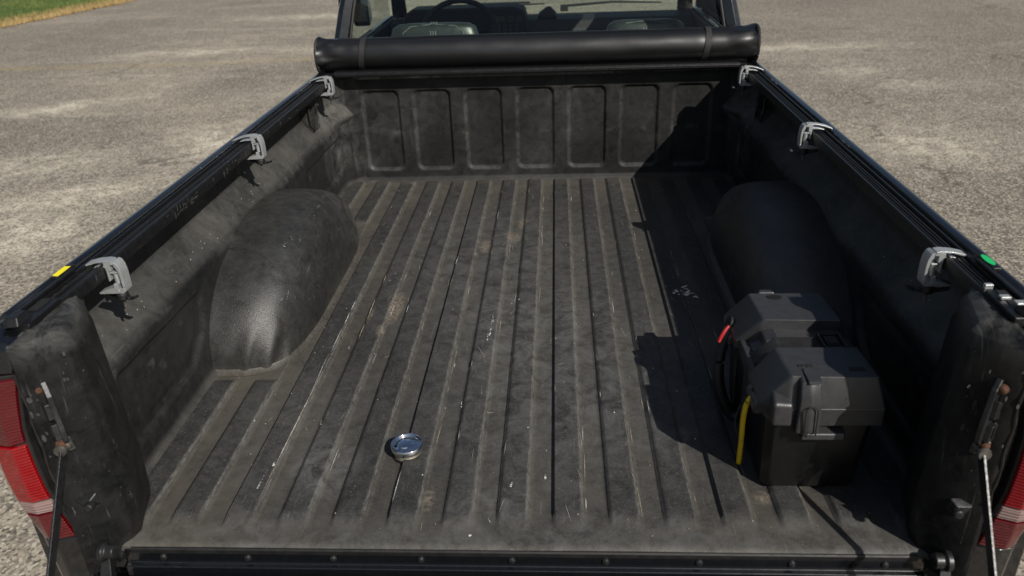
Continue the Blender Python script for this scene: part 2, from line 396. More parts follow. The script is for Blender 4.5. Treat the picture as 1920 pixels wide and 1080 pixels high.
for y in ys:
    row = []
    for x in xs:
        z = floor_z(x, y); rp = z/RH
        lip = -.004*(1-ss(0, .006, y))
        z += lip+.0012*nz(x, y, 0, 3)
        row.append((x, y, z))
        n1 = nz(x, y, 1, 4); n2 = nz(x, y, 5, 14)
        d = (1-rp)*(.44+.28*n1)+.08+.16*rp*max(0, n1)
        ax = abs(x)
        edge = ss(.66, .70, ax)*.40+(ss(.455, .52, ax)*.8 if .48 < y < 1.44 else 0)
        d += edge*(1-rp)*.8
        if x < -.3: d += .28*(1-rp)*ss(.3, .6, -x)
        d += .5*(1-rp)*ss(1.55, 1.82, y)
        d += .45*(1-ss(.03, .09, abs(y-1.853)))
        # the pale line rubbed on the right shoulder of each rib
        t = (x-X0) % PIT; sh = math.exp(-((t-.0545)/.0042)**2)*ribmask(x-.01, y)
        dust.append(max(0, min(1, d)))
        hz = .55*(1-ss(.015, .10, y+.02*n2))
        hz += .8*blob(x, y, -.36, .19, .07, .10)+.7*blob(x, y, -.04, .10, .10, .05)+.60*blob(x, y, .1, .5, .40, .50)
        hz += .50*blob(x, y, -.1, 1.1, .40, .6)+.4*blob(x, y, -.45, .3, .2, .3)
        haze.append(max(0, min(1, hz)))
        st = 1.3*blob(x, y, -.345, .84, .022, .10)+1.2*blob(x, y, -.142, 1.235, .02, .06)+1.1*blob(x, y, -.036, 1.42, .018, .06)
        st += .9*blob(x, y, -.06, 1.30, .03, .05)+1.0*blob(x, y, -.36, .71, .012, .03)+.9*blob(x, y, .43, .125, .02, .02)
        st += .8*blob(x, y, -.155, .115, .012, .04)+.8*blob(x, y, -.40, .79, .008, .05)+.5*blob(x, y, .32, .30, .012, .03)
        stain.append(max(0, min(1, st)))
    pts.append(row)
mb = MB().grid(pts)
# turned down rear lip
rb = [[(x, 0.0, -.004) for x in xs], [(x, -.002, -.012) for x in xs]]
mb.grid(rb)
k = len(mb.v)-len(dust)
floor = mb.build('bed_floor', M_FLOOR, truck, ang=60, fix=False, attrs={'dust': dust+[.1]*k, 'haze': haze+[.5]*k, 'stain': stain+[0]*k})
# scuffs and scratches lying on the floor
sc = MB(); sc2 = MB()
def scratch(mb, x, y, ang, ln, w, jit=.15, n=None):
    n = n or max(3, int(ln/.008)); P = []
    for i in range(n+1):
        P.append((x, y)); ang += random.gauss(0, jit); x += cos(ang)*ln/n; y += sin(ang)*ln/n
    for i in range(n):
        a, b = Vector((*P[i], 0)), Vector((*P[i+1], 0)); d = (b-a).normalized(); q = Vector((-d.y, d.x, 0))
        wa = w*sin(pi*(i+.15)/(n+.3))*random.uniform(.5, 1.3); wb = w*sin(pi*(i+1.15)/(n+.3))*random.uniform(.5, 1.3)
        vv = [a-q*wa, a+q*wa, b+q*wb, b-q*wb]
        mb.add([(p.x, p.y, floor_z(p.x, p.y)+.0016+.0012*nz(p.x, p.y, 0, 3)) for p in vv], [(0, 3, 2, 1)])
def chip(mb, x, y, s, n=6):
    a0 = random.uniform(0, 6); P = [(x+s*random.uniform(.5, 1.2)*cos(a0+2*pi*i/n), y+s*random.uniform(.5, 1.2)*sin(a0+2*pi*i/n)) for i in range(n)]
    mb.add([(p[0], p[1], floor_z(*p)+.0016+.0012*nz(p[0], p[1], 0, 3)) for p in P], [tuple(range(n))])
def drip(mb, x, y, ln, w):
    n = int(ln/.0035)
    for i in range(n):
        t = i/n; x += random.gauss(0, .0006)
        if random.random() < .72: chip(mb, x, y+ln*t, w*random.uniform(.25, 1.1)*(1.25-t))
# long white line down one rib edge, broken
y = .30
for (a, b) in ((.21, .27), (.275, .36), (.37, .41), (.42, .60), (.61, .72), (.735, .80), (.81, .865)):
    scratch(sc, -.4555, a, pi/2+random.uniform(-.01, .01), b-a, random.uniform(.0004, .0009), .01)
scratch(sc2, -.4555, .08, pi/2, .45, .0007, .004)
for (a, b) in ((.66, .74), (.75, .92), (.97, 1.02)): scratch(sc2, -.4035, a, pi/2, b-a, .0008, .01)
drip(sc, -.468, .13, .06, .0016); drip(sc, -.460, .195, .02, .003)
for (x, y, a, l, w) in ((-.088, .68, 1.55, .09, .0028), (-.086, .74, 1.5, .07, .0019), (-.092, .655, 1.6, .04, .0035), (-.09, .56, 1.6, .08, .0012),
                        (-.037, .87, 1.3, .07, .0022), (-.03, .93, 1.7, .04, .0015), (-.045, .855, .2, .03, .002), (-.025, .86, -.4, .02, .003),
                        (.115, .80, 1.5, .10, .001), (.12, .74, 1.6, .05, .0014), (-.10, .77, .05, .03, .001), (-.085, .42, 1.6, .05, .0014),
                        (-.125, .395, 1.5, .025, .002), (.05, .17, 1.6, .012, .004), (-.01, .14, 1.5, .01, .003), (-.12, 1.16, 1.5, .04, .0015), (-.03, 1.05, 1.5, .05, .002),
                        (-.50, .72, .3, .03, .001), (-.42, .63, 1.2, .05, .0014)):
    drip(sc, x, y, l*.8*abs(sin(a))+.006, w*.85)
for i in range(16):     # white splash in the shade of the right wall
    a = random.gauss(0, .018); b = random.gauss(0, .014); scratch(sc, .402+a, .903+b, random.uniform(0, 3), random.uniform(.008, .022), random.uniform(.0015, .0045), .4)
for i in range(40): chip(sc, .402+random.gauss(0, .04), .90+random.gauss(0, .05), random.uniform(.0006, .0015))
for i in range(230):
    x = random.uniform(-.6, .6); y = random.uniform(.02, 1.8)
    if abs(x) > .5 and .45 < y < 1.45: continue
    m_ = sc if random.random() < .45 else sc2
    k = random.random()
    if k < .55: chip(m_, x, y, random.uniform(.0006, .0019)*(1 if random.random() < .93 else 1.7))
    elif k < .95: scratch(sc2, x, y, pi/2+random.gauss(0, .25), random.uniform(.01, .05), random.uniform(.0002, .00045), .03)
    else: scratch(m_, x, y, random.uniform(0, pi), random.uniform(.008, .02), random.uniform(.0003, .0005), .05)
for i in range(90):     # clusters on rib shoulders
    kx = random.randint(-5, 4); x = X0+kx*PIT+random.choice((.0545, .0545, 0)); y = random.uniform(.05, 1.7)
    scratch(sc2 if i % 3 else sc, x+random.gauss(0, .0012), y, pi/2, random.uniform(.01, .09), random.uniform(.0003, .0007), .01)
for mbx, mt in ((sc, M_SCR), (sc2, M_CREAM)):
    o = mbx.build('scuff_marks', mt, floor, fix=False); o['kind'] = 'stuff'

# ---- side walls (mirrored)
def seg_dist(p, a, b):
    ax, ay = a; bx, by = b; dx, dy = bx-ax, by-ay
    t = max(0, min(1, ((p[0]-ax)*dx+(p[1]-ay)*dy)/(dx*dx+dy*dy)))
    return sqrt((p[0]-ax-t*dx)**2+(p[1]-ay-t*dy)**2)
def poly_sd(p, poly):
    d = min(seg_dist(p, poly[i], poly[(i+1) % len(poly)]) for i in range(len(poly)))
    ins = False; x, y = p; j = len(poly)-1
    for i in range(len(poly)):
        if (poly[i][1] > y) != (poly[j][1] > y) and x < (poly[j][0]-poly[i][0])*(y-poly[i][1])/(poly[j][1]-poly[i][1])+poly[i][0]: ins = not ins
        j = i
    return d if ins else -d
PAN1 = [(.20, .205), (.555, .195), (.56, .15), (.53, .105), (.46, .06), (.20, .055)]
PAN2 = [(1.40, .19), (1.79, .185), (1.79, .06), (1.48, .06), (1.44, .10)]
def wall(sgn):
    prof = []
    def lerp(a, b, n, st=0): return [(a[0]+(b[0]-a[0])*i/n, a[1]+(b[1]-a[1])*i/n) for i in range(st, n)]
    prof += [(.684, .0008), (.695, .003), (.702, .009), (.706, .02)]
    prof += lerp((.706, .026), (.711, .222), 40)
    prof += [(.7115, .228), (.7135, .234), (.718, .240)]
    prof += lerp((.724, .246), (.762, .288), 5)+[(.768, .296), (.771, .306), (.772, .32), (.772, .37), (.772, .388)]
    ys = [.0+.0078*i for i in range(240)]
    pts = []; du = []; hz = []
    for y in ys:
        row = []
        for (x, z) in prof:
            if .02 < z < .225:
                s = max(poly_sd((y, z), PAN1), poly_sd((y, z), PAN2)) if (.15 < y < .6 or 1.35 < y < 1.85) else -1
                x += .010*ss(-.004, .004, s)
                s2 = poly_sd((y, z), [(a+(.38-a)*.22, b+(.13-b)*.3) for a, b in PAN1]) if .15 < y < .6 else -1
                x -= .0025*ss(-.003, .003, s2)
            if z >= .222:      # ledge closes towards the front corner
                x -= .045*ss(1.68, 1.85, y)*ss(.225, .26, z)
            x += .0012*nz(y, z, 2, 5)
            x -= .030*ss(1.79, 1.865, y)
            row.append((sgn*x, y, z))
            lg = ss(.230, .25, z)*(1-ss(.29, .315, z))
            n1 = nz(y, z, 3, 6)
            lg = max(lg, .55*ss(.28, .30, z)); du.append(max(0, min(1, .95*lg*(.85+.5*n1)+.9*(1-ss(.003, .02, z))+.12+.15*n1)))
            hz.append(max(0, min(1, .22*lg+.05+.9*math.exp(-((z-.231)/.004)**2)*(.3+n1)+.5*blob(y, z, 1.75, .2, .15, .2))))
        pts.append(row)
    mb = MB().grid(pts, flip=sgn < 0)
    n = len(mb.v)
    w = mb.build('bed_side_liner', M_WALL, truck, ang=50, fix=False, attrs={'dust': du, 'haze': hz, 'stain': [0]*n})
    # wheel housing
    yc, a_, c_, b_ = .952, .424, .243, .183; n1, p1 = 2.2, 4.2
    rows = []; du = []; hz = []
    NT, NP = 96, 40
    for j in range(NP+8):
        row = []
        for i in range(NT+1):
            th = pi*i/NT; ct, st = cos(th), sin(th)
            ey = (abs(ct)**(2/n1))*(1 if ct >= 0 else -1); ez = abs(st)**(2/n1)
            if j < 8: rho, dx = 1.0, -.055+.055*j/8
            else:
                ph = (pi/2)*(j-8)/(NP-1)
                rho, dx = max(0, cos(ph))**(2/p1), b_*sin(ph)**(2/p1)
            y = yc+a_*rho*ey; z = c_*rho*ez
            x = .706-dx+.014*(1-ss(.0, .03, z))*0
            dd = .0008*nz(x*2, y, z, 5)
            # soft buckles low on the rear face
            if y < .60 and dx > .01: dd += .003*sin(x*130+1.2*z*30)*(1-ss(.02, .12, z))
            x -= dd*2; y += dd if y > yc else -dd
            row.append((sgn*x, y, z))
            n2 = nz(x, y, z, 8)
            du.append(max(0, min(1, .15+.8*(1-ss(.0, .018, z))+.15*n2+.30*ss(.2, .26, z))))
            hz.append(max(0, min(1, .10+.25*max(0, nz(x, y, z, 6))+.45*ss(1.05, 1.3, y))))
        rows.append(row)
    mb = MB().grid(rows, flip=sgn > 0); n = len(mb.v)
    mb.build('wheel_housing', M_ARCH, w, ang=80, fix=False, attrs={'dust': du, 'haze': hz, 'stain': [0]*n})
    # scrapes on the housing
    def hs(th, ph, off=.0012):
        ct, st = cos(th), sin(th); rho, dx = max(0, cos(ph))**(2/p1), b_*sin(ph)**(2/p1)
        y = yc+a_*rho*(abs(ct)**(2/n1))*(1 if ct >= 0 else -1); z = c_*rho*abs(st)**(2/n1); x = .706-dx
        nn = Vector((-(dx/b_)**(p1-1)/b_, (y-yc)/a_**2*.6, z/c_**2)).normalized()
        x -= 2*.0008*nz(x*2, y, z, 5)
        return Vector((sgn*x, y, z))+Vector((sgn*nn.x, nn.y, nn.z))*(off+.0006)
    mb = MB(); random.seed(5+sgn)
    for i in range(44):
        th, ph = random.choice((random.uniform(.7, 1.6), random.uniform(1.4, 2.8))), random.uniform(.35, 1.35)
        a = random.uniform(-.6, .6)+(pi/2 if random.random() < .3 else 0); n_ = random.randint(3, 12); stp = random.uniform(.004, .010); w_ = random.uniform(.0012, .0030)*(2 if random.random() < .1 else 1)
        for k in range(n_):
            if random.random() < .35: continue
            t0, p0 = th+cos(a)*stp*k, ph+sin(a)*stp*k; t1, p1_ = t0+cos(a)*stp, p0+sin(a)*stp
            dx_, dy_ = -sin(a)*w_, cos(a)*w_*random.uniform(.4, 1.3)
            mb.add([hs(t0-dx_, p0-dy_), hs(t0+dx_, p0+dy_), hs(t1+dx_*.6, p1_+dy_*.6), hs(t1-dx_*.6, p1_-dy_*.6)], [(0, 1, 2, 3)])
    o = mb.build('scrape_marks', M_SCRAPE, w, fix=False); o['kind'] = 'stuff'
    # dusty base flange round the housing
    ring = []
    for i in range(61):
        ph = pi*i/60; ct = cos(ph); y = yc+a_*abs(ct)**(2/p1)*(1 if ct >= 0 else -1); dx = b_*sin(ph)**(2/p1)
        cx, cy = .706, yc; px, py = .706-dx, y; d = Vector((px-cx, py-cy)); d = d/(d.length or 1)
        ring.append(((sgn*(px), py, .010), (sgn*(px+d.x*.006), py+d.y*.006, .0045), (sgn*(px+d.x*.016), py+d.y*.016, .0015)))
    mb = MB().grid(ring, flip=sgn < 0)
    mb.build('housing_flange', M_ARCH, w, ang=80, attrs={'dust': [1, 1, .9]*61, 'haze': [.3, .2, .1]*61, 'stain': [.2]*183})
    # stake pocket: a bracket box with a rolled lip near the front of the ledge
    mb = MB()
    mb.box(sgn*.742, sgn*.771, 1.60, 1.606, .27, .335); mb.box(sgn*.742, sgn*.771, 1.670, 1.676, .27, .335); mb.box(sgn*.736, sgn*.742, 1.60, 1.676, .262, .30)
    mb.tube([(sgn*.740, 1.596, .345), (sgn*.738, 1.598, .29), (sgn*.734, 1.606, .268), (sgn*.734, 1.67, .268), (sgn*.738, 1.679, .29), (sgn*.740, 1.681, .345)], .0045, 8)
    n = len(mb.v); mb.build('stake_pocket', M_PILLAR, w, attrs={'dust': [.5]*n, 'haze': [.4]*n, 'stain': [0]*n})
    mb = MB()     # hanging tie clip under the ledge edge, and a few wall scratches
    for i in range(46 if sgn < 0 else 30):
        y = random.uniform(.15, 1.5)
        if random.random() < .7:
            t = random.random(); x, z = .724+.038*t*.6, .2475+.042*t*.6
        else: continue
        s = random.uniform(.0003, .0009)
        mb.add([(sgn*(x-.0012), y-s, z-.001), (sgn*(x-.0012), y+s, z-.001), (sgn*(x-.0004), y+s, z+s*1.4), (sgn*(x-.0004), y-s, z+s*1.4)], [(0, 1, 2, 3)])
    o = mb.build('grit_specks', M_SCR, w, fix=False); o['kind'] = 'stuff'
    return w
wall(-1); wall(1)

# ---- bulkhead with seven pressed panels
def rr_sd(x, z, cx, cz, hx, hz, r_):
    qx, qz = abs(x-cx)-hx+r_, abs(z-cz)-hz+r_
    return -(sqrt(max(qx, 0)**2+max(qz, 0)**2)+min(max(qx, qz), 0)-r_)
xs = [-.71+.004*i for i in range(356)]; zs = [.004*i for i in range(98)]
pts = []; du = []; hz = []
for z in zs:
    row = []
    for x in xs:
        s = max(rr_sd(x, z, -.5565+.1855*k, .192, .066, .146, .022) for k in range(7))
        y = L+.010*ss(-.004, .006, s)-.012*(1-ss(0, .018, z))-.02*ss(.685, .71, abs(x))+.0015*nz(x, z, 0, 5)
        row.append((x, y, z)); n1 = nz(x, z, 8, 5); n2 = nz(x, z, 2, 17)
        sh = math.exp(-(s/.005)**2)*(1 if z < .33 else .3)
        du.append(max(0, min(1, .15+.7*(1-ss(.0, .02, z))+.35*n1+.1*sh)))
        hz.append(max(0, min(1, .12+.25*n1+.25*sh+.8*math.exp(-((z-.18-.01*n2)/.008)**2)*max(0, n2)+.4*ss(.5, .7, -x)*(.4+n2))))
    pts.append(row)
mb = MB().grid(pts); n = len(mb.v)
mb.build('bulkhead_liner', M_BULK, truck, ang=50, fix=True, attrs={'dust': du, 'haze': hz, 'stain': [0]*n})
# bulkhead header and cab rear panel
mb = MB(); mb.prism([(1.835, .384), (1.835, .402), (1.842, .409), (1.955, .409), (1.955, .384)], -.745, .745, 'x')
mb.build('bed_header', M_PAINT, truck, .002)
mb = MB(); mb.prism([(1.805, .400), (1.800, .404), (1.800, .412), (1.806, .418), (1.836, .4185), (1.836, .4105)], -.698, .698, 'x')
hd = mb.build('header_rail', M_RAIL, truck, .001)
# ---- outer bed sides with rolled top
for s in (-1, 1):
    prof = [(.7385, .393), (.7385, .406), (.742, .4145), (.749, .4180), (.757, .4165), (.775, .402), (.797, .368), (.812, .325), (.820, .26), (.824, .12),
            (.822, -.05), (.812, -.30), (.795, -.36), (.785, -.36), (.80, -.30), (.81, -.05), (.808, .25), (.79, .34), (.776, .380), (.772, .388), (.75, .3925)]
    rings = []
    for y in [.045, .05, .3, .6, 1.0, 1.4, 1.8, 1.93]:
        k = 0 if y > .046 else 1
        rings.append([(s*(x-k*.006), y, z-k*.006) for x, z in prof])
    MB().loft(rings).build('bed_side', M_PAINT, truck, ang=40)
    # rear jamb pillar
    def ring(z, g=0, dx=0, dy=0):
        P = [(.712, .165), (.676+g, .132), (.664+g, .115), (.643+g, .034), (.648+g, .016+g*.5), (.672+g*.7, -.012+g*.7), (.697, -.033+g*.4), (.7035, -.036), (.7055, .02), (.7065, .165)]
        return [(s*(x+dx), y+dy, z) for x, y in P]
    rings = [ring(-.035, 0), ring(.0, -.003), ring(.03, -.008), ring(.10, -.010), ring(.2, -.004), ring(.30, .0), ring(.36, .003), ring(.385, .010), ring(.398, .020), ring(.404, .034)]
    mb = MB().loft(rings); vv = mb.v; n = len(vv)
    q = mb.build('rear_pillar', M_PILLAR, truck, ang=50, attrs={'dust': [.15+.2*nz(*v, 9) if False else max(0, .12+.5*nz(v[0], v[1], v[2], 9)) for v in vv],
        'haze': [max(0, min(1, .10+.45*ss(.36, .40, v[2]))) for v in vv], 'stain': [0]*n})
    m_ = q.modifiers.new('bevel', 'BEVEL'); m_.width = .0035; m_.segments = 3; m_.limit_method = 'ANGLE'; m_.angle_limit = radians(22)
    # dents, chips and stains on the jamb face
    mb = MB(); random.seed(11+s)
    for i in range(34):
        zz = random.uniform(.04, .37); xx_ = random.uniform(.650, .700); w_ = random.uniform(.0008, .003)*(2.2 if random.random() < .12 else 1); h_ = w_*random.uniform(1, 3.5)
        yy = -.012-(xx_-.672)*.95-.001
        n_ = 6; mb.add([(s*(xx_+w_*random.uniform(.6, 1.2)*cos(2*pi*k/n_)), yy-.0012, zz+h_*random.uniform(.6, 1.2)*sin(2*pi*k/n_)) for k in range(n_)], [tuple(range(n_))])
    o = mb.build('paint_chips', M_CHIP, q, fix=False); o['kind'] = 'stuff'
    # latch striker bracket
    yb = -.018
    mb = MB(); T = Matrix.Translation((s*.677, yb-.002, .292)) @ Matrix.Rotation(s*.75, 4, 'Z') @ Matrix.Rotation(s*.20, 4, 'Y')
    mb.prism([(-.016, -.052), (-.020, -.02), (-.018, .03), (-.008, .046), (.006, .044), (.014, .02), (.010, -.01), (.014, -.03), (.012, -.055), (0, -.062)], -.005, .003, 'y', T)
    mb.build('striker_bracket', M_DARKSTEEL, q, .0015)
    mb = MB(); mb.prism([(-.012, -.012), (-.013, .016), (.011, .010), (.010, -.016)], -.012, -.004, 'y', T); mb.build('striker_plate', M_DARKSTEEL, q, .0015)
    mb = MB(); T2 = T @ Matrix.Translation((.001, 0, -.035))
    for a, b, c, d in ((-.010, -.006, -.014, .012), (.006, .010, -.014, .012), (-.006, .006, -.014, -.010), (-.006, .006, .008, .012)): mb.box(a, b, -.013, -.004, c, d, T2)
    mb.build('striker_loop', M_DARKSTEEL, q, .0012)
    for (dx, dz, mt) in ((-.006, .034, M_RUST), (.001, -.056, M_RUST)):
        c = T @ Vector((dx, -.008, dz)); mb = MB(); mb.lathe([(.0075, 0), (.0075, .003), (.0055, .005), (.0055, .008), (.003, .009)], c, (-s*.7, -.7, 0), 12)
        mb.build('bolt', mt, q)
    # stay-arm anchor with its bolt
    mb = MB(); mb.hull([(s*.668, yb, .238), (s*.690, yb, .240), (s*.694, yb, .212), (s*.664, yb, .214), (s*.668, yb-.008, .236), (s*.690, yb-.008, .236), (s*.690, yb-.008, .214), (s*.666, yb-.008, .216)])
    mb.build('stay_anchor', M_STEEL, q, .0015)
    mb = MB(); mb.lathe([(.009, 0), (.009, .006), (.006, .008), (.006, .016), (.010, .017), (.009, .021)], (s*.672, yb-.006, .228), (0, -1, 0), 14); mb.build('anchor_bolt', M_STEEL, q)
    # lower hinge bracket and hinge trunnion
    mb = MB(); mb.hull([(s*.690, yb, .128), (s*.655, yb-.002, .130), (s*.652, yb-.002, .108), (s*.680, yb, .092), (s*.694, yb, .10), (s*.684, yb-.014, .122), (s*.662, yb-.014, .122), (s*.672, yb-.012, .104)])
    mb.lathe([(.008, 0), (.008, .01), (.005, .012)], (s*.664, yb-.010, .112), (0, -1, 0), 10)
    mb.build('bump_stop', M_DARKSTEEL, q, .002)
    mb = MB(); mb.lathe([(.016, -.012), (.017, -.004), (.012, 0), (.012, .012), (.008, .014)], (s*.664, -.028, .012), (-s, 0, 0), 16)
    mb.hull([(s*.668, -.012, .03), (s*.68, -.012, .03), (s*.66, -.045, -.03), (s*.68, -.045, -.03), (s*.668, -.02, -.05), (s*.68, -.02, -.05)])
    mb.build('hinge', M_DARKSTEEL, q, .0015)
    # torn seal rubber on the jamb edge
    mb = MB(); mb.tube([(s*(.7035+.0015*sin(i)), -.036, .36-.012*i) for i in range(22)], [.0022+.0008*sin(i*2.1) for i in range(22)], 6); mb.build('jamb_seal', M_RUB, q)
    # black recess panel between pillar and lamp
    mb = MB(); mb.box(s*.7065, s*.7290, -.016, .02, -.34, .352); mb.box(s*.7115, s*.815, .015, .03, -.34, .37); mb.build('jamb_panel', M_PAINT, truck, .004)
    mb = MB(); mb.hull([(s*x, y, z) for x, y, z in ((.7085, -.030, .353), (.7085, -.022, .398), (.7085, .1, .353), (.7085, .1, .404), (.748, -.036, .353), (.742, -.024, .404), (.79, -.022, .353), (.775, -.012, .392), (.752, .02, .412), (.812, .02, .353), (.812, .1, .35), (.76, .1, .405))]); mb.build('body_corner', M_PAINT, truck, .010, seg=4)
    pl = [(.7085, -.020), (.745, -.030), (.765, -.026), (.778, -.012), (.790, .006), (.802, .035), (.815, .10), (.77, .10), (.7085, .02)]
    MB().loft([[(s*(x-dx*(x > .74)), y, z) for x, y in pl] for z, dx in ((-.34, .03), (-.20, .012), (.037, .0))]).build('corner_panel', M_PAINT, truck, .004)
    # tail lamp: three lens blocks in a housing
    def lamp(z0, z1, name, mt, par, off=0, yo=0):
        plan = [(.7085, -.008), (.7090, -.027), (.745, -.037), (.772, -.033), (.790, -.018), (.806, .002), (.818, .030), (.823, .10), (.810, .10), (.79, .03)]
        rings = []
        nzz = max(2, int((z1-z0)/.02))
        for i in range(nzz+1):
            z = z0+(z1-z0)*i/nzz; t = ss(.05, .36, z); bow = .010*sin(pi*max(0, min(1, (z+.02)/.4)))
            def inn(z):
                Q = [(.04, .708), (.065, .713), (.142, .726), (.203, .7285), (.251, .7290), (.321, .718), (.352, .709)]
                for (a, b), (c, d) in zip(Q, Q[1:]):
                    if z <= c: return b+(d-b)*(z-a)/(c-a)
                return .711
            rings.append([(s*(x+(inn(z)-.7088 if x < .72 else 0)+off+(bow-.010*(1-ss(.03, .12, z)))*(1 if x > .75 else .3)-.014*(1-ss(.05, .20, z))*(1 if x > .76 else 0)-.010*t*(1 if x > .77 else 0)), y+yo-bow*.6*(1 if y < 0 else 0), z) for x, y in plan])
        return MB().loft(rings).build(name, mt, par, .002, ang=45)
    tl = lamp(.040, .352, 'tail_lamp', M_RUB, truck, -.004, .007)
    tl['label'] = ('left' if s < 0 else 'right')+' tail lamp with red lens and clear reversing strip'
    lamp(.235, .346, 'dark_red_lens', M_LDRED, tl); lamp(.126, .231, 'red_lens', M_LRED, tl)
    lamp(.102, .123, 'reversing_lens', M_LWH, tl); lamp(.046, .099, 'lower_red_lens', M_LDRED, tl)
    # tailgate stay arm
    mb = MB(); a, b = Vector((s*.672, -.030, .232)), Vector((s*.660, -.165, .085)); d = (b-a).normalized(); q2 = d.cross(Vector((s, 0, 0))).normalized()
    xx = Vector((s, 0, 0))
    def bar(a, b, w, t):
        d = (b-a).normalized(); q2 = d.cross(xx).normalized()
        rs = [[c+q2*w+xx*t, c-q2*w+xx*t, c-q2*w-xx*t, c+q2*w-xx*t] for c in (a, b)]
        mb.loft(rs)
    bar(a, b, .0085, .0018)
    mb.build('stay_arm', M_DARKSTEEL, truck, .0006)
    mb = MB(); bar(b-d*.012+xx*.004, Vector((s*.664, -.30, -.035)), .009, .002)
    mb.lathe([(.010, -.006), (.010, .006), (.006, .008)], b+xx*.001, (s, 0, 0), 14); mb.build('stay_arm', M_DARKSTEEL, truck, .0006)
# ---- rear sill and bolts
mb = MB(); mb.prism([(-.003, -.008), (.010, -.009), (.010, -.06), (-.012, -.06), (-.012, -.038), (-.0035, -.036)], -.655, .655, 'x')
sill = mb.build('rear_sill', M_PAINT, truck, .002)
for x in (-.59, -.445, -.30, -.153, -.003, .150, .300, .447, .593):
    mb = MB(); mb.lathe([(.0065, 0), (.0065, .0015), (.0048, .004), (.002, .005)], (x, -.003, -.023), (0, -1, 0), 14); mb.build('sill_bolt', M_DARKSTEEL, sill)
mb = MB(); mb.prism([(.002, -.0115), (.0005, -.0045), (-.0025, -.0042), (-.0045, -.0070), (-.0042, -.0150), (-.001, -.0150)], -.642, .642, 'x')
mb.build('liner_edge_trim', M_RUB, truck, .0006)
# ---- open tailgate
xs = [-.652+.008*i for i in range(164)]; ys = [-.018-.008*i for i in range(63)]
pts = []
for y in ys:
    row = []
    for x in xs:
        s_ = max(rr_sd(x, y, c, -.26, .115, .20, .03) for c in (-.50, -.25, 0, .25, .50))
        row.append((x, y, -.046+.008*ss(-.006, .008, s_)-.010*(1-ss(0, .02, -.018-y))))
    pts.append(row)
mb = MB().grid(pts); k = len(mb.v)
mb.box(-.652, .652, -.514, -.020, -.11, -.062)
tg = mb.build('tailgate', M_PILLAR, truck, ang=50, attrs={'dust': [.12]*len(mb.v), 'haze': [.15]*len(mb.v), 'stain': [0]*len(mb.v)})
# ---- rear bumper, underbody, wheels
mb = MB(); mb.prism([(-.13, -.17), (-.10, -.155), (.02, -.155), (.02, -.34), (-.11, -.34), (-.14, -.30)], -.80, .80, 'x'); mb.build('rear_bumper', M_PAINT, truck, .012, seg=3)
mb = MB(); mb.box(-.70, .70, .02, 1.9, -.075, -.055); mb.box(-.40, -.32, .05, 4.4, -.28, -.14); mb.box(.32, .40, .05, 4.4, -.28, -.14); mb.build('underbody', M_BLK, truck, .004)
for s in (-1, 1):
    for wy in (.965, 3.72):
        mb = MB(); mb.lathe([(.20, -.09), (.30, -.10), (.33, -.08), (.335, 0), (.33, .08), (.30, .10), (.20, .09)], (s*.70, wy, G+.335), (s, 0, 0), 36)
        wl = mb.build('wheel', M_RUB, truck)
        mb = MB(); mb.lathe([(.20, .04), (.205, .092), (.19, .085), (.12, .05), (.05, .06), (.02, .062)], (s*.70, wy, G+.335), (s, 0, 0), 30); mb.build('rim', M_STEEL, wl)

# ---- cab
mb = MB()
mb.prism([(1.985, -.32), (1.960, -.30), (1.955, .36), (1.975, .425), (2.02, .47), (2.05, .47), (2.05, -.32)], -.755, .755, 'x')
cab = mb.build('cab_rear_panel', M_PAINT, truck, .004)
for s in (-1, 1):
    # rear roof pillar following the window edge
    def rp(z, xo, xi, y): return [(s*xo, y+.05, z), (s*(xo-.012), y+.004, z), (s*(xo-.03), y-.006, z), (s*xi, y+.004, z), (s*xi, y+.02, z), (s*(xo-.02), y+.16, z), (s*xo, y+.16, z)]
    MB().loft([rp(.42, .765, .69, 1.985), rp(.505, .745, .683, 2.0), rp(.60, .722, .660, 2.02), rp(.75, .68, .625, 2.07), rp(.90, .62, .55, 2.14)]).build('roof_pillar', M_PAINT, truck, .003, ang=50)
    mb = MB(); mb.prism([(s*.82, -.33), (s*.832, -.1), (s*.832, .15), (s*.815, .33), (s*.785, .415), (s*.765, .415), (s*.74, .33), (s*.74, -.33)], 2.03, 3.28, 'y')
    mb.build('door', M_PAINT, truck, .004)
    mb = MB(); mb.hull([(s*.69, 3.30, .40), (s*.775, 3.33, .38), (s*.70, 3.37, .40), (s*.61, 2.72, .88), (s*.66, 2.74, .86), (s*.62, 2.76, .88), (s*.765, 3.36, .38)])
    mb.build('windscreen_pillar', M_PAINT, truck, .003)
    mb = MB(); mb.add([(s*.775, 2.16, .42), (s*.775, 3.28, .41), (s*.665, 2.72, .87), (s*.655, 2.24, .87)], [(0, 1, 2, 3)]); mb.build('side_window', M_GLASS, truck, fix=False)
    mb = MB(); mb.hull([(s*x, y, z) for x in (.82, .90) for y, z in ((2.98, .42), (3.0, .40), (2.98, .52), (3.0, .54), (3.06, .43), (3.06, .51))]); mb.build('side_mirror', M_PAINT, truck, .012, seg=3)
    mb = MB(); mb.box(s*.738, s*.755, 2.30, 3.25, .30, .41); mb.box(s*.730, s*.74, 2.55, 2.9, .28, .33); mb.build('door_trim', M_DASH, truck, .004)
    mb = MB(); mb.tube([(s*.735, 2.14, .74), (s*.725, 2.16, .55), (s*.72, 2.18, .30)], [.010]*3, 8); mb.hull([(s*.728, 2.15, .60), (s*.742, 2.15, .60), (s*.728, 2.18, .66), (s*.742, 2.18, .66), (s*.728, 2.17, .50), (s*.742, 2.17, .50)]); mb.build('seat_belt', M_WEB, truck)
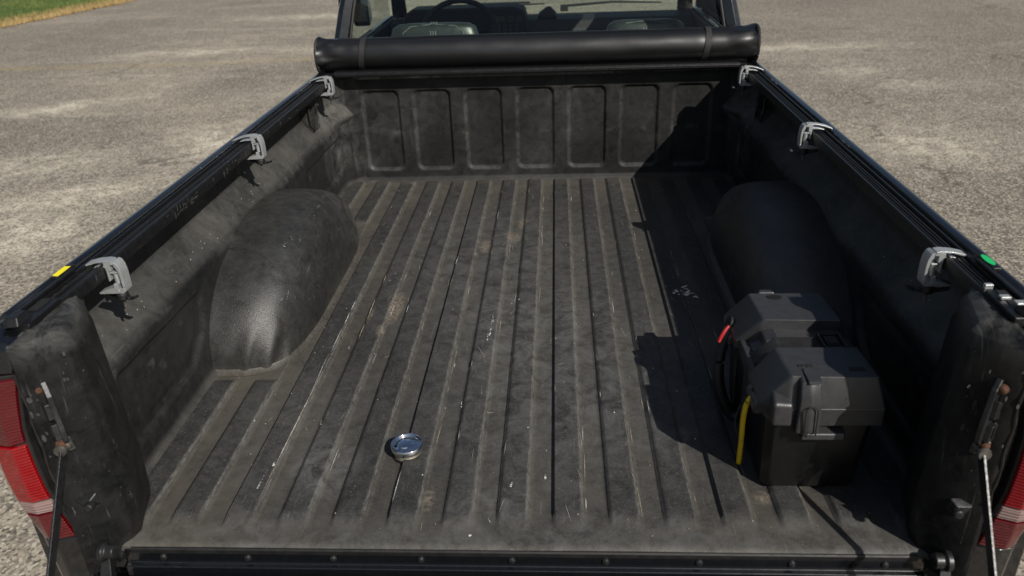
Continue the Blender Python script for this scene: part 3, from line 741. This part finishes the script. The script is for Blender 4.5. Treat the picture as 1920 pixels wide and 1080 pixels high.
mb = MB(); mb.hull([(-.60, 2.16, .89), (.60, 2.16, .89), (-.62, 2.72, .87), (.62, 2.72, .87), (-.55, 2.24, .945), (.55, 2.24, .945), (-.55, 2.62, .94), (.55, 2.62, .94)]); mb.build('roof', M_PAINT, truck, .02, seg=3)
mb = MB(); mb.add([(-.690, 2.005, .45), (.690, 2.005, .45), (.553, 2.145, .895), (-.553, 2.145, .895)], [(0, 1, 2, 3)]); rw = mb.build('rear_window', M_GLASS, truck, fix=False)
mb = MB(); mb.tube([(-.686, 1.998, .46), (.686, 1.998, .46)], .007, 8)
mb.tube([(-.684, 1.999, .46), (-.655, 2.022, .60), (-.622, 2.07, .75)], .006, 8); mb.tube([(.684, 1.999, .46), (.655, 2.022, .60), (.622, 2.07, .75)], .006, 8); mb.build('window_seal', M_RUB, rw)
mb = MB(); mb.add([(-.705, 3.34, .39), (.705, 3.34, .39), (.625, 2.75, .87), (-.625, 2.75, .87)], [(0, 1, 2, 3)]); ws = mb.build('windscreen', M_GLASS, truck, fix=False)
mb = MB(); mb.hull([(-.78, 3.34, .30), (.78, 3.34, .30), (-.74, 4.75, .16), (.74, 4.75, .16), (-.80, 3.34, .1), (.80, 3.34, .1), (-.78, 4.8, .05), (.78, 4.8, .05)]); mb.box(-.79, .79, 3.36, 4.85, -.3, .08); mb.build('bonnet', M_PAINT, truck, .02, seg=3)
mb = MB(); mb.box(-.74, .74, 2.05, 3.4, -.22, -.18); mb.build('cab_floor', M_DASH, truck)
# dashboard
mb = MB(); mb.prism([(3.02, .12), (3.0, .36), (3.04, .405), (3.20, .41), (3.335, .395), (3.335, .12)], -.735, .735, 'x'); dash = mb.build('dashboard', M_DASH, truck, .012, seg=3)
mb = MB(); mb.hull([(x, y, z) for x, z in ((-.66, .36), (-.645, .455), (-.60, .476), (-.12, .478), (-.07, .46), (-.05, .36)) for y in (2.965, 3.12)]); mb.build('gauge_hood', M_DASH, dash, .012, seg=3)
mb = MB(); mb.box(-.245, -.075, 2.957, 2.968, .335, .452); rd = mb.build('radio_panel', M_DASH, dash, .003)
mb = MB(); mb.box(-.232, -.165, 2.951, 2.958, .412, .436); mb.build('display', M_LCD, dash, .001)
mb = MB()
for i in range(5):
    for j in range(3): mb.box(-.232+.028*i, -.214+.028*i, 2.950, 2.958, .350+.019*j, .361+.019*j)
for j in range(2): mb.box(-.15, -.12, 2.95, 2.958, .412+.014*j, .422+.014*j); mb.box(-.11, -.085, 2.95, 2.958, .412+.014*j, .422+.014*j)
mb.build('radio_buttons', M_LCD, dash, .001)
mb = MB(); mb.hull([(-.20, 2.955, .478), (-.18, 2.955, .478), (-.20, 2.96, .481), (.02, 3.1, .40), (.05, 3.1, .40)]) if False else mb.box(-.30, -.05, 3.10, 3.16, .474, .4765)
mb.build('dash_mat', M_BLK, dash)
# steering wheel
mb = MB(); c = Vector((-.362, 2.74, .375)); ax = Vector((0, -.85, .52)).normalized(); e1 = Vector((1, 0, 0)); e2 = ax.cross(e1)
P = [c+.178*(cos(2*pi*i/40)*e1+sin(2*pi*i/40)*e2) for i in range(41)]; mb.tube(P, .0125, 10)
for a in (-.25, pi+.25, -pi/2):
    mb.tube([c+.03*(cos(a)*e1+sin(a)*e2)-ax*.02, c+.17*(cos(a)*e1+sin(a)*e2)], [.016, .010], 8)
mb.lathe([(.05, -.04), (.06, -.02), (.05, 0), (.02, .004)], c, ax, 20); mb.build('steering_wheel', M_RUB, truck)
# seats
for cx, hw, zt, lab in ((-.41, .20, .503, 'l'), (.43, .175, .494, 'r')):
    rings = []
    for z, w, t in ((-.10, .95, .075), (.1, 1.0, .07), (.28, 1.0, .062), (.38, .97, .055), (.43, .93, .05), (zt-.018, .84, .042), (zt-.004, .72, .03), (zt, .55, .014)):
        yc = 2.34-.04*(z)
        ring_ = []
        for i in range(28):
            a = 2*pi*i/28; ca, sa = cos(a), sin(a)
            ring_.append((cx+hw*w*abs(ca)**.5*(1 if ca > 0 else -1), yc+t*abs(sa)**.7*(1 if sa > 0 else -1), z))
        rings.append(ring_)
    st = MB().loft(rings).build('seat', M_SEAT, truck, ang=60)
    mb = MB()
    for dx in (-.010, 0, .010): mb.tube([(cx+dx, 2.26, zt-.06), (cx+dx, 2.283, zt-.018), (cx+dx, 2.30, zt-.001), (cx+dx, 2.33, zt+.0015)], .0016, 6)
    for q in (-1, 1):
        mb.tube([(cx+q*hw*.62, 2.262, zt-.09), (cx+q*hw*.60, 2.276, zt-.03), (cx+q*hw*.45, 2.288, zt-.008), (cx+q*.012, 2.295, zt-.002)], .0014, 6)
    mb.build('piping', M_SEAM, st)
mb = MB(); mb.hull([(x, y, z) for x in (.02-.17, .02+.17) for y, z in ((2.30, .3), (2.38, .3), (2.32, .40), (2.36, .40))]); mb.build('centre_seat', M_SEAT, truck, .02, seg=3)
# wipers
for a, b in (((.12, 3.37, .425), (.62, 3.36, .43)), ((-.50, 3.37, .42), (.02, 3.36, .44))):
    mb = MB(); mb.tube([a, ((a[0]+b[0])/2, 3.35, a[2]+.016), b], [.007, .006, .004], 8); mb.box(a[0]-.02, a[0]+.02, 3.35, 3.39, .40, .43)
    mb.build('wiper', M_RUB, truck, .003)
mb = MB(); mb.hull([(.035+x, 3.05+y, z) for x in (-.045, .045) for y in (0, .1) for z in (.405, .425)]+[(.035, 3.08, .462), (.05, 3.1, .46)]); mb.build('dash_ornament', M_RUB, dash, .008, seg=3)

# ------------------------------------------------------------------ tonneau side rails
def tonneau_rail(s, label):
    t = empty('tonneau_rail', (s*.72, 1.0, .40), label, 'rail', 'tonneau cover rails along the bed top')
    prof = [(.700, .386), (.700, .405), (.7015, .4085), (.7060, .4085), (.7078, .4045), (.7160, .4045), (.7168, .4068), (.7192, .4068), (.7200, .4035), (.7300, .4035), (.7315, .4110),
            (.7358, .4110), (.7370, .4030), (.7370, .3930), (.7050, .3930), (.7050, .386)]
    rings = [[(s*x, y, z) for x, z in prof] for y in (.105, .5, 1.0, 1.4, 1.838)]
    MB().loft(rings).build('rail_extrusion', M_RAIL, t, ang=30)
    mb = MB(); mb.tube([(s*.7115, .11, .4055), (s*.7115, 1.83, .4055)], .0016, 6); mb.tube([(s*.7250, .11, .4045), (s*.7250, 1.80, .4045)], .0026, 8); mb.build('rubber_seal', M_RUB, t)
    # rear end plate with its slot and raised stop
    mb = MB(); mb.box(s*.700, s*.737, .018, .104, .394, .4125); mb.box(s*.700, s*.7045, .018, .104, .368, .394); mb.box(s*.730, s*.7375, .01, .20, .4128, .4195)
    mb.hull([(s*x, y, z) for x, y, z in ((.712, .012, .411), (.735, .006, .411), (.735, .05, .411), (.712, .05, .411), (.716, .02, .423), (.733, .018, .423), (.733, .044, .423), (.716, .044, .423))])
    mb.build('end_cap', M_RAIL, t, .0015)
    mb = MB(); mb.box(s*.7125, s*.728, .060, .10, .4127, .4138); mb.build('slot', M_BLK, t)
    mb = MB(); mb.add([(s*.6992, .058, .372), (s*.6992, .074, .370), (s*.6992, .084, .396), (s*.6992, .068, .396)], [(0, 1, 2, 3)])
    mb.build('worn_patch', M_ALU, t, fix=False)
    for y in (.125, .155, .20):
        mb = MB(); mb.lathe([(.0035, 0), (.0035, .0006)], (s*.7235, y, .4070), (0, 0, 1), 10); mb.build('screw', M_BLK, t)
    if s > 0:
        for q in ((.704, .716, .112, .119, .4085, .4165), (.706, .720, .070, .080, .4130, .4175), (.708, .724, .034, .046, .4232, .4262)):
            mb = MB(); mb.box(*q); mb.build('bright_tab', M_ALU, t, .001)
    # scuffs printed on the inner face
    mb = MB(); random.seed(31+s)
    for i in range(60):
        y = random.choice((random.uniform(.5, .62), random.uniform(.75, .95), random.uniform(1.05, 1.5), random.uniform(.2, 1.7))); z = random.uniform(.388, .403)
        a, b = random.uniform(.002, .009), random.uniform(.0003, .0008)
        if random.random() < .4: a, b = b, a*1.2
        mb.add([(s*.6994, y-a, z-b), (s*.6994, y+a*.8, z-b*.4), (s*.6994, y+a, z+b), (s*.6994, y-a*.7, z+b*.7)], [(0, 1, 2, 3)])
    o = mb.build('rub_marks', simple('rub mark', (.10, .10, .10), .6), t, fix=False); o['kind'] = 'stuff'
    st = MB(); 
    if s < 0: st.add([(-.7490, .166, .4212), (-.7378, .164, .4212), (-.7378, .203, .4212), (-.7490, .203, .4212)], [(0, 1, 2, 3)]); st.build('sticker', M_YST, t, fix=False)['label'] = 'small yellow sticker'
    else:
        st.add([(.7435+.0060*cos(2*pi*i/20), .190+.020*sin(2*pi*i/20), .4212) for i in range(20)], [tuple(range(20))]); st.build('sticker', M_GST, t, fix=False)['label'] = 'small green oval sticker'
    mb = MB(); mb.box(s*.7376, s*.750, .16, .215, .4145, .4206); mb.build('sticker_pad', M_RAIL, t, .001)
    return t
tonneau_rail(-1, 'black left tonneau rail with a yellow sticker near its rear end')
tonneau_rail(1, 'black right tonneau rail with a green sticker near its rear end')

# ------------------------------------------------------------------ rail clamps
def clamp(s, y, label):
    t = empty('rail_clamp', (s*.70, y, .34), label, 'clamp', 'silver clamps holding the tonneau rails')
    def X(p): return [(s*a, b) for a, b in p]
    w = .0095
    # curved inner jaw plate
    mb = MB(); mb.prism(X([(.6830, .4325), (.6775, .4290), (.6735, .418), (.6720, .400), (.6722, .3725), (.6765, .3715), (.6770, .398), (.6790, .413), (.6825, .422)]), y-w-.001, y+w+.004)
    mb.prism(X([(.6722, .3718), (.6728, .362), (.6770, .3570), (.6840, .3570), (.6840, .3640), (.6765, .3710)]), y-w-.001, y+w+.004)
    mb.build('jaw_plate', M_ALU, t, .0009, seg=2)
    # hook over the rail, web plates and foot below it
    mb = MB()
    mb.prism(X([(.6835, .4250), (.6850, .4340), (.693, .4355), (.711, .4335), (.729, .4285), (.743, .4215), (.7490, .4185), (.7440, .4178), (.730, .4235), (.711, .4300), (.700, .4310), (.7005, .4235), (.713, .4225), (.727, .4175), (.727, .4150), (.711, .4180), (.6985, .4180), (.6985, .410), (.6900, .410), (.6900, .4250)]), y-w, y+w)
    mb.prism(X([(.6945, .4110), (.6945, .388), (.6980, .386), (.6980, .4110)]), y-w, y+w)
    mb.prism(X([(.6810, .4040), (.6940, .4040), (.6940, .4075), (.6810, .4075)]), y-w*.9, y+w)
    mb.prism(X([(.6775, .3572), (.720, .3560), (.7220, .3590), (.7080, .3660), (.6930, .3700), (.6920, .3800), (.6850, .3780), (.6850, .366), (.6842, .3640)]), y-w, y+w)
    mb.build('clamp_body', M_ALU, t, .0007, seg=2)
    mb = MB(); mb.loft([[(s*(.6860+.0045*cos(a)), y-.003+.0045*sin(a), z) for a in [2*pi*k/12 for k in range(12)]] for z in (.379, .403)]); mb.build('screw', M_ALU, t)
    mb = MB(); mb.lathe([(.0028, 0), (.0028, .03)], (s*.6865, y, .318), (0, 0, 1), 10); mb.build('bolt', M_STEEL, t)
    mb = MB(); mb.lathe([(.009, .0), (.0110, .003), (.0105, .014), (.008, .018)], (s*.6865, y, .338), (0, 0, 1), 16)
    ang = .35 if s < 0 else -.1
    for q in (0, pi):
        T = Matrix.Translation((s*.6865, y, .346)) @ Matrix.Rotation(q+ang*s, 4, 'Z')
        mb.hull([(.006, -.005, -.007), (.006, .005, -.007), (.006, -.004, .004), (.006, .004, .004), (.020, -.005, -.004), (.020, .005, -.004), (.018, -.004, .001), (.018, .004, .001)], T)
        mb.hull([(.019, -.005, -.005), (.019, .005, -.005), (.018, -.004, .0), (.018, .004, .0), (.033, -.006, .001), (.033, .006, .001), (.034, -.005, .008), (.034, .005, .008)], T)
    mb.build('wing_knob', M_RUB, t, .0012)
    for ch in t.children:
        for vv in ch.data.vertices: vv.co.z = (vv.co.z-.357)*.80+.3545
    return t
Y1, Y2, Y3 = .241, .9765, 1.688
NM = {(-1, Y1): 'silver clamp on the left rail nearest the yellow sticker', (-1, Y2): 'silver clamp halfway along the left rail above the wheel hump',
      (-1, Y3): 'silver clamp at the front of the left rail below the rolled cover', (1, Y1): 'silver clamp on the right rail nearest the green sticker',
      (1, Y2): 'silver clamp halfway along the right rail in the shade', (1, Y3): 'silver clamp at the front of the right rail below the rolled cover'}
for s in (-1, 1):
    c0 = clamp(s, Y1, NM[(s, Y1)])
    for y in (Y2, Y3):
        c = copy_thing(c0, (0, y-Y1, .0125)); c['label'] = NM[(s, y)]

# ------------------------------------------------------------------ rolled tonneau cover
tc = empty('tonneau_cover', (0, 1.89, .41), 'rolled up black vinyl tonneau cover strapped across the front of the bed', 'truck bed cover')
rings = []; NX = 150; NA = 64
for i in range(NX+1):
    x = -.757+1.514*i/NX; row = []
    e = max(0, 1-(.757-abs(x))/.10)
    for k in range(NA):
        a = 2*pi*k/NA
        sup = (abs(cos(a))**3.0+abs(sin(a))**3.0)**(-1/3.0)
        cyl = 1.0
        rr = .0560*(cyl*(1-e*.55)+sup*e*.55)
        st = min(abs(x+.605), abs(x-.585))
        rr -= .0016*math.exp(-(st/.012)**2)
        rr += (.0045*e+.0006)*nz(x*11, cos(a)*1.3+3, sin(a)*1.3)*2.2+.0045*e*e*sin(a*4+abs(x)*60+1.5*nz(x*6, cos(a), sin(a)))+.0120*e*(abs(nz(x*16+a*.6, cos(a)*1.8, sin(a)*1.8))-.22)+.0040*e*max(0, nz(x*22, cos(a)*2, sin(a)*2))+.003*e
        rr += .0030*nz(x*1.6, cos(a)*.8, sin(a)*.8)
        row.append((x, 1.888+rr*cos(a)*1.06, .4655+rr*sin(a)+.003*x))
    rings.append(row)
MB().loft(rings).build('cover_roll', M_VINYL, tc, ang=60)
for s in (-1, 1):
    P = []; pr = []
    for k in range(49):
        a = 2*pi*k/48; sup = (abs(cos(a))**3.2+abs(sin(a))**3.2)**(-1/3.2); rr = .0575*(.45+.55*sup)
        P.append((s*.760, 1.888+rr*cos(a)*1.06, .4655+rr*sin(a)+.003*s*.76))
    mb = MB(); mb.tube(P, .0055, 8); mb.build('end_piping', M_WEB, tc)
    # spiral edge of the rolled sheet
    sp = []
    for k in range(150):
        a = k*.13; rr = .051*(1-k/165); sp.append((s*.759, 1.888+rr*cos(a), .4655+rr*sin(a)))
    mb = MB(); mb.tube(sp, .0022, 6); mb.build('rolled_edge', M_WEB, tc)
for x in (-.605, .585):
    rings = []
    for k in range(49):
        a = 2*pi*k/48; row = []
        for dx, dr in ((-.010, .0002), (-.0095, .0016), (.0095, .0016), (.010, .0002)):
            rr = .0566+dr+.003*nz(x*1.6, cos(a)*.8, sin(a)*.8)
            row.append((x+dx+.010*sin(a-.5), 1.888+rr*cos(a)*1.06, .4655+rr*sin(a)+.003*x))
        rings.append(row)
    MB().grid(rings).build('strap', M_WEB, tc, ang=50)
mb = MB(); mb.hull([(s*x, y, z) for s in (-1, 1) for x, y, z in ((.735, 1.86, .409), (.735, 1.93, .409), (.730, 1.86, .425), (.730, 1.93, .425))]); mb.build('mount_bar', M_RAIL, tc, .002)

# ------------------------------------------------------------------ chrome cap
fc = empty('filler_cap', (-.2125, .240, 0), 'round chrome cap with a dished top standing on the ribbed bed floor', 'cap')
c = (-.2125, .240, 0)
mb = MB(); mb.lathe([(.0262, 0), (.0266, .004), (.0252, .008), (.0262, .010), (.0252, .013), (.0262, .015), (.0252, .020), (.0256, .026)], c, n=40); mb.v = [(x, y, z*.72) for x, y, z in mb.v]; mb.build('threaded_collar', M_BRASS, fc)
mb = MB(); mb.lathe([(.0265, .021), (.0300, .0225), (.0312, .027), (.0312, .0345), (.0298, .0362), (.0282, .0358), (.0270, .0335), (.0262, .0315), (.0245, .0318), (.0215, .0342), (.015, .0368), (.008, .0380), (.0015, .0383)], c, n=64)
mb.v = [(x, y, z*.86-.0035) for x, y, z in mb.v]; mb.build('domed_lid', M_CHROME, fc, ang=50)
mb = MB(); mb.lathe([(.030, .0), (.0300, .0030), (.0265, .0034), (.0262, .0)], c, n=36); mb.build('base_gasket', M_RUB, fc)
# leaf crumbs round the cap
# ------------------------------------------------------------------ battery box
bb = empty('battery_box', (.51, .30, 0), 'black plastic battery box with strap and cables in the right rear of the bed', 'battery box')
mb = MB()
def rect(x0, x1, y0, y1, z, c=.012):
    return [(x0+c, y0, z), (x1-c, y0, z), (x1, y0+c, z), (x1, y1-c, z), (x1-c, y1, z), (x0+c, y1, z), (x0, y1-c, z), (x0, y0+c, z)]
mb.loft([rect(.431, .588, .147, .440, RH*.9), rect(.429, .590, .146, .442, .012), rect(.424, .600, .136, .462, .152)])
mb.build('case', M_CASE, bb, .002)
BT = Matrix.Identity(4)
def lump(pts, name='lid', bev=.004, seg=3, par=None): return MB().hull(pts).build(name, M_BOX, par or bb, bev, seg=seg)
# lid skirt
lid = lump([(x, y, z) for z, g in ((.150, 0), (.184, -.002)) for x, y in ((.440, .128), (.606-g*0, .128), (.611+g, .134), (.611+g, .462), (.604+g, .470), (.432, .470), (.420, .462), (.420, .16), (.428, .14))], 'lid', .002, 2)
# front dome
def dome(y0, y1, f0, f1, zt, name):
    lump([(.412, y0+.028, .160), (.412, y1-.005, .160), (.412, y0+.028, .178), (.412, y1-.005, .178), (.456, y0+f0+.006, zt), (.452, y1-f1, zt), (.596, y0+f0, zt), (.592, y1-f1, zt),
          (.609, y0+.002, .183), (.609, y1, .183), (.608, y0+.002, .160), (.608, y1, .160), (.455, y0+.002, .160), (.455, y0+.002, .183), (.420, y1, .175)], name, .004, 3, lid)
dome(.127, .252, .018, .008, .234, 'terminal_dome')
dome(.332, .472, .006, .020, .233, 'terminal_dome')
lump([(.425, .23, .155), (.425, .35, .155), (.428, .23, .178), (.428, .35, .178), (.468, .23, .214), (.468, .35, .214), (.592, .23, .214), (.592, .35, .214), (.604, .23, .18), (.604, .35, .18), (.604, .23, .155), (.604, .35, .155)], 'lid_saddle', .003, 2, lid)
# wings covering the cable outlets
for y0, y1 in ((.160, .225), (.385, .440)):
    lump([(.405, y0, .150), (.405, y1, .150), (.405, y0, .166), (.405, y1, .166), (.462, y0+.006, .230), (.462, y1-.006, .230), (.470, y0, .20), (.470, y1, .20), (.43, y0, .15), (.43, y1, .15)], 'cable_hood', .005, 3, lid)
# stepped lug and clip boss on the front face
lump([(.426, .121, .153), (.458, .119, .153), (.426, .125, .196), (.458, .124, .194), (.430, .16, .205), (.460, .16, .205), (.424, .16, .153), (.46, .16, .153)], 'corner_lug', .006, 3, lid)
lump([(.463, .114, .142), (.503, .114, .142), (.466, .121, .205), (.502, .121, .205), (.468, .134, .2335), (.501, .134, .2335), (.470, .17, .2350), (.500, .17, .2350), (.463, .15, .142), (.503, .15, .142), (.483, .108, .15), (.483, .115, .205), (.483, .129, .232)], 'clip_boss', .005, 3, lid)
mb = MB(); P = []
for i in range(9):
    a = pi*i/8; P.append((.4845+.0095*cos(a), .1105+.0012*0, .190+.0095*sin(a)))
P = [(.4935, .1075, .146)]+[(p[0], p[1]-.0015+.0, p[2]) for p in P]+[(.4755, .1085, .146)]
mb.tube([(x, y+ (.002 if z > .18 else -.0005), z) for x, y, z in P], .0013, 6); mb.build('clip_groove', M_BLK, lid)
lump([(.476, .118, .128), (.548, .118, .128), (.480, .120, .140), (.546, .120, .140), (.474, .142, .128), (.55, .142, .128), (.476, .142, .142), (.55, .142, .142)], 'lift_ledge', .003, 3)
lump([(.478, .124, .234), (.50, .124, .234), (.478, .165, .2372), (.50, .165, .2372), (.482, .170, .2372), (.496, .170, .2372), (.478, .13, .2372), (.50, .13, .2372)], 'clip_step', .001, 2, lid)
for q in ((.555, .580, .165, .176), (.474, .484, .176, .186), (.488, .498, .176, .186)): mb = MB(); mb.box(*q, .2336, .2350); mb.build('moulded_mark', M_BLK, lid, .0005)
mb = MB(); T = Matrix.Translation((.497, .432, .2335))
for i in range(-5, 6):
    hw = sqrt(max(0, 1-(i/5.6)**2))*.009; mb.box(.0026*i-.0008, .0026*i+.0008, -hw, hw, -.001, .0012, T)
mb.build('vent_grille', M_BLK, lid)
lump([(.468, .445, .20), (.505, .445, .20), (.47, .470, .20), (.50, .470, .20), (.470, .450, .236), (.503, .450, .236), (.474, .466, .234), (.498, .466, .234)], 'rear_tab', .004, 3, lid)
lump([(.446, .30, .18), (.446, .345, .18), (.452, .30, .2125), (.452, .340, .2125), (.476, .30, .22), (.476, .335, .22)], 'side_step', .003, 2, lid)
# strap and buckle
rings = []
path = [(.4215, .01), (.4195, .148), (.4170, .155), (.4240, .181), (.4650, .2165), (.470, .2172), (.590, .2172), (.600, .212), (.609, .186), (.610, .15), (.602, .14), (.592, .01)]
for (x, z) in path: rings.append([(x, .262, z), (x, .262, z+.0016), (x, .302, z+.0016), (x, .302, z)])
mb = MB().loft(rings)
for k in range(26):
    for j in range(9): 
        x = .474+.0026*k; y = .264+.0042*j+(.002 if k % 2 else 0); mb.box(x, x+.0018, y, y+.0022, .2186, .2194)
mb.build('strap', M_WEB, bb)
mb = MB()
for a, b, c_, d in ((.542, .546, .256, .308), (.578, .583, .256, .308), (.546, .578, .256, .261), (.546, .578, .303, .308), (.551, .573, .267, .297)):
    mb.box(a, b, c_, d, .2175, .2265 if b-a < .02 else .2245)
mb.box(.553, .571, .270, .282, .2245, .2262)
mb.build('buckle', M_RUB, bb, .0012)
# cables
def spl(P, n=8):
    P = [Vector(p) for p in P]; out = []
    for i in range(len(P)-1):
        p0, p1, p2, p3 = P[max(i-1, 0)], P[i], P[i+1], P[min(i+2, len(P)-1)]
        for k in range(n):
            t = k/n; out.append(.5*((2*p1)+(p2-p0)*t+(2*p0-5*p1+4*p2-p3)*t*t+(3*p1-p0-3*p2+p3)*t**3))
    out.append(P[-1]); return out
pa = spl([(.435, .425, .182), (.412, .41, .170), (.396, .395, .140), (.390, .375, .095), (.400, .365, .045), (.418, .360, .012), (.432, .352, .008)])
MB().tube(pa, .0112, 12).build('black_cable', M_RUB, bb)
MB().tube([p+Vector((-.0085, -.004, .005)) for p in pa[5:15]], .0042, 10).build('red_sleeve', M_RED, bb)
MB().tube(spl([(.430, .40, .165), (.424, .38, .09), (.426, .372, .01)]), .006, 10).build('black_cable', M_RUB, bb)
MB().tube(spl([(.414, .196, .166), (.402, .193, .152), (.399, .195, .115), (.402, .202, .06), (.404, .210, .008)]), .0048, 12).build('yellow_sleeve', M_YEL, bb)
MB().tube(spl([(.420, .210, .172), (.395, .205, .140), (.388, .203, .10), (.399, .202, .070)]), .0018, 8).build('thin_wire', M_RUB, bb)
MB().tube([(.399, .201, .070), (.403, .198, .066)], .003, 8).build('wire_terminal', M_STEEL, bb)
for y, z in ((.196, .168), (.420, .184)):
    MB().lathe([(.012, 0), (.012, .004), (.009, .005)], (.414, y, z), Vector((-1, -.1, .5)), 16).build('grommet', M_BLK, bb)
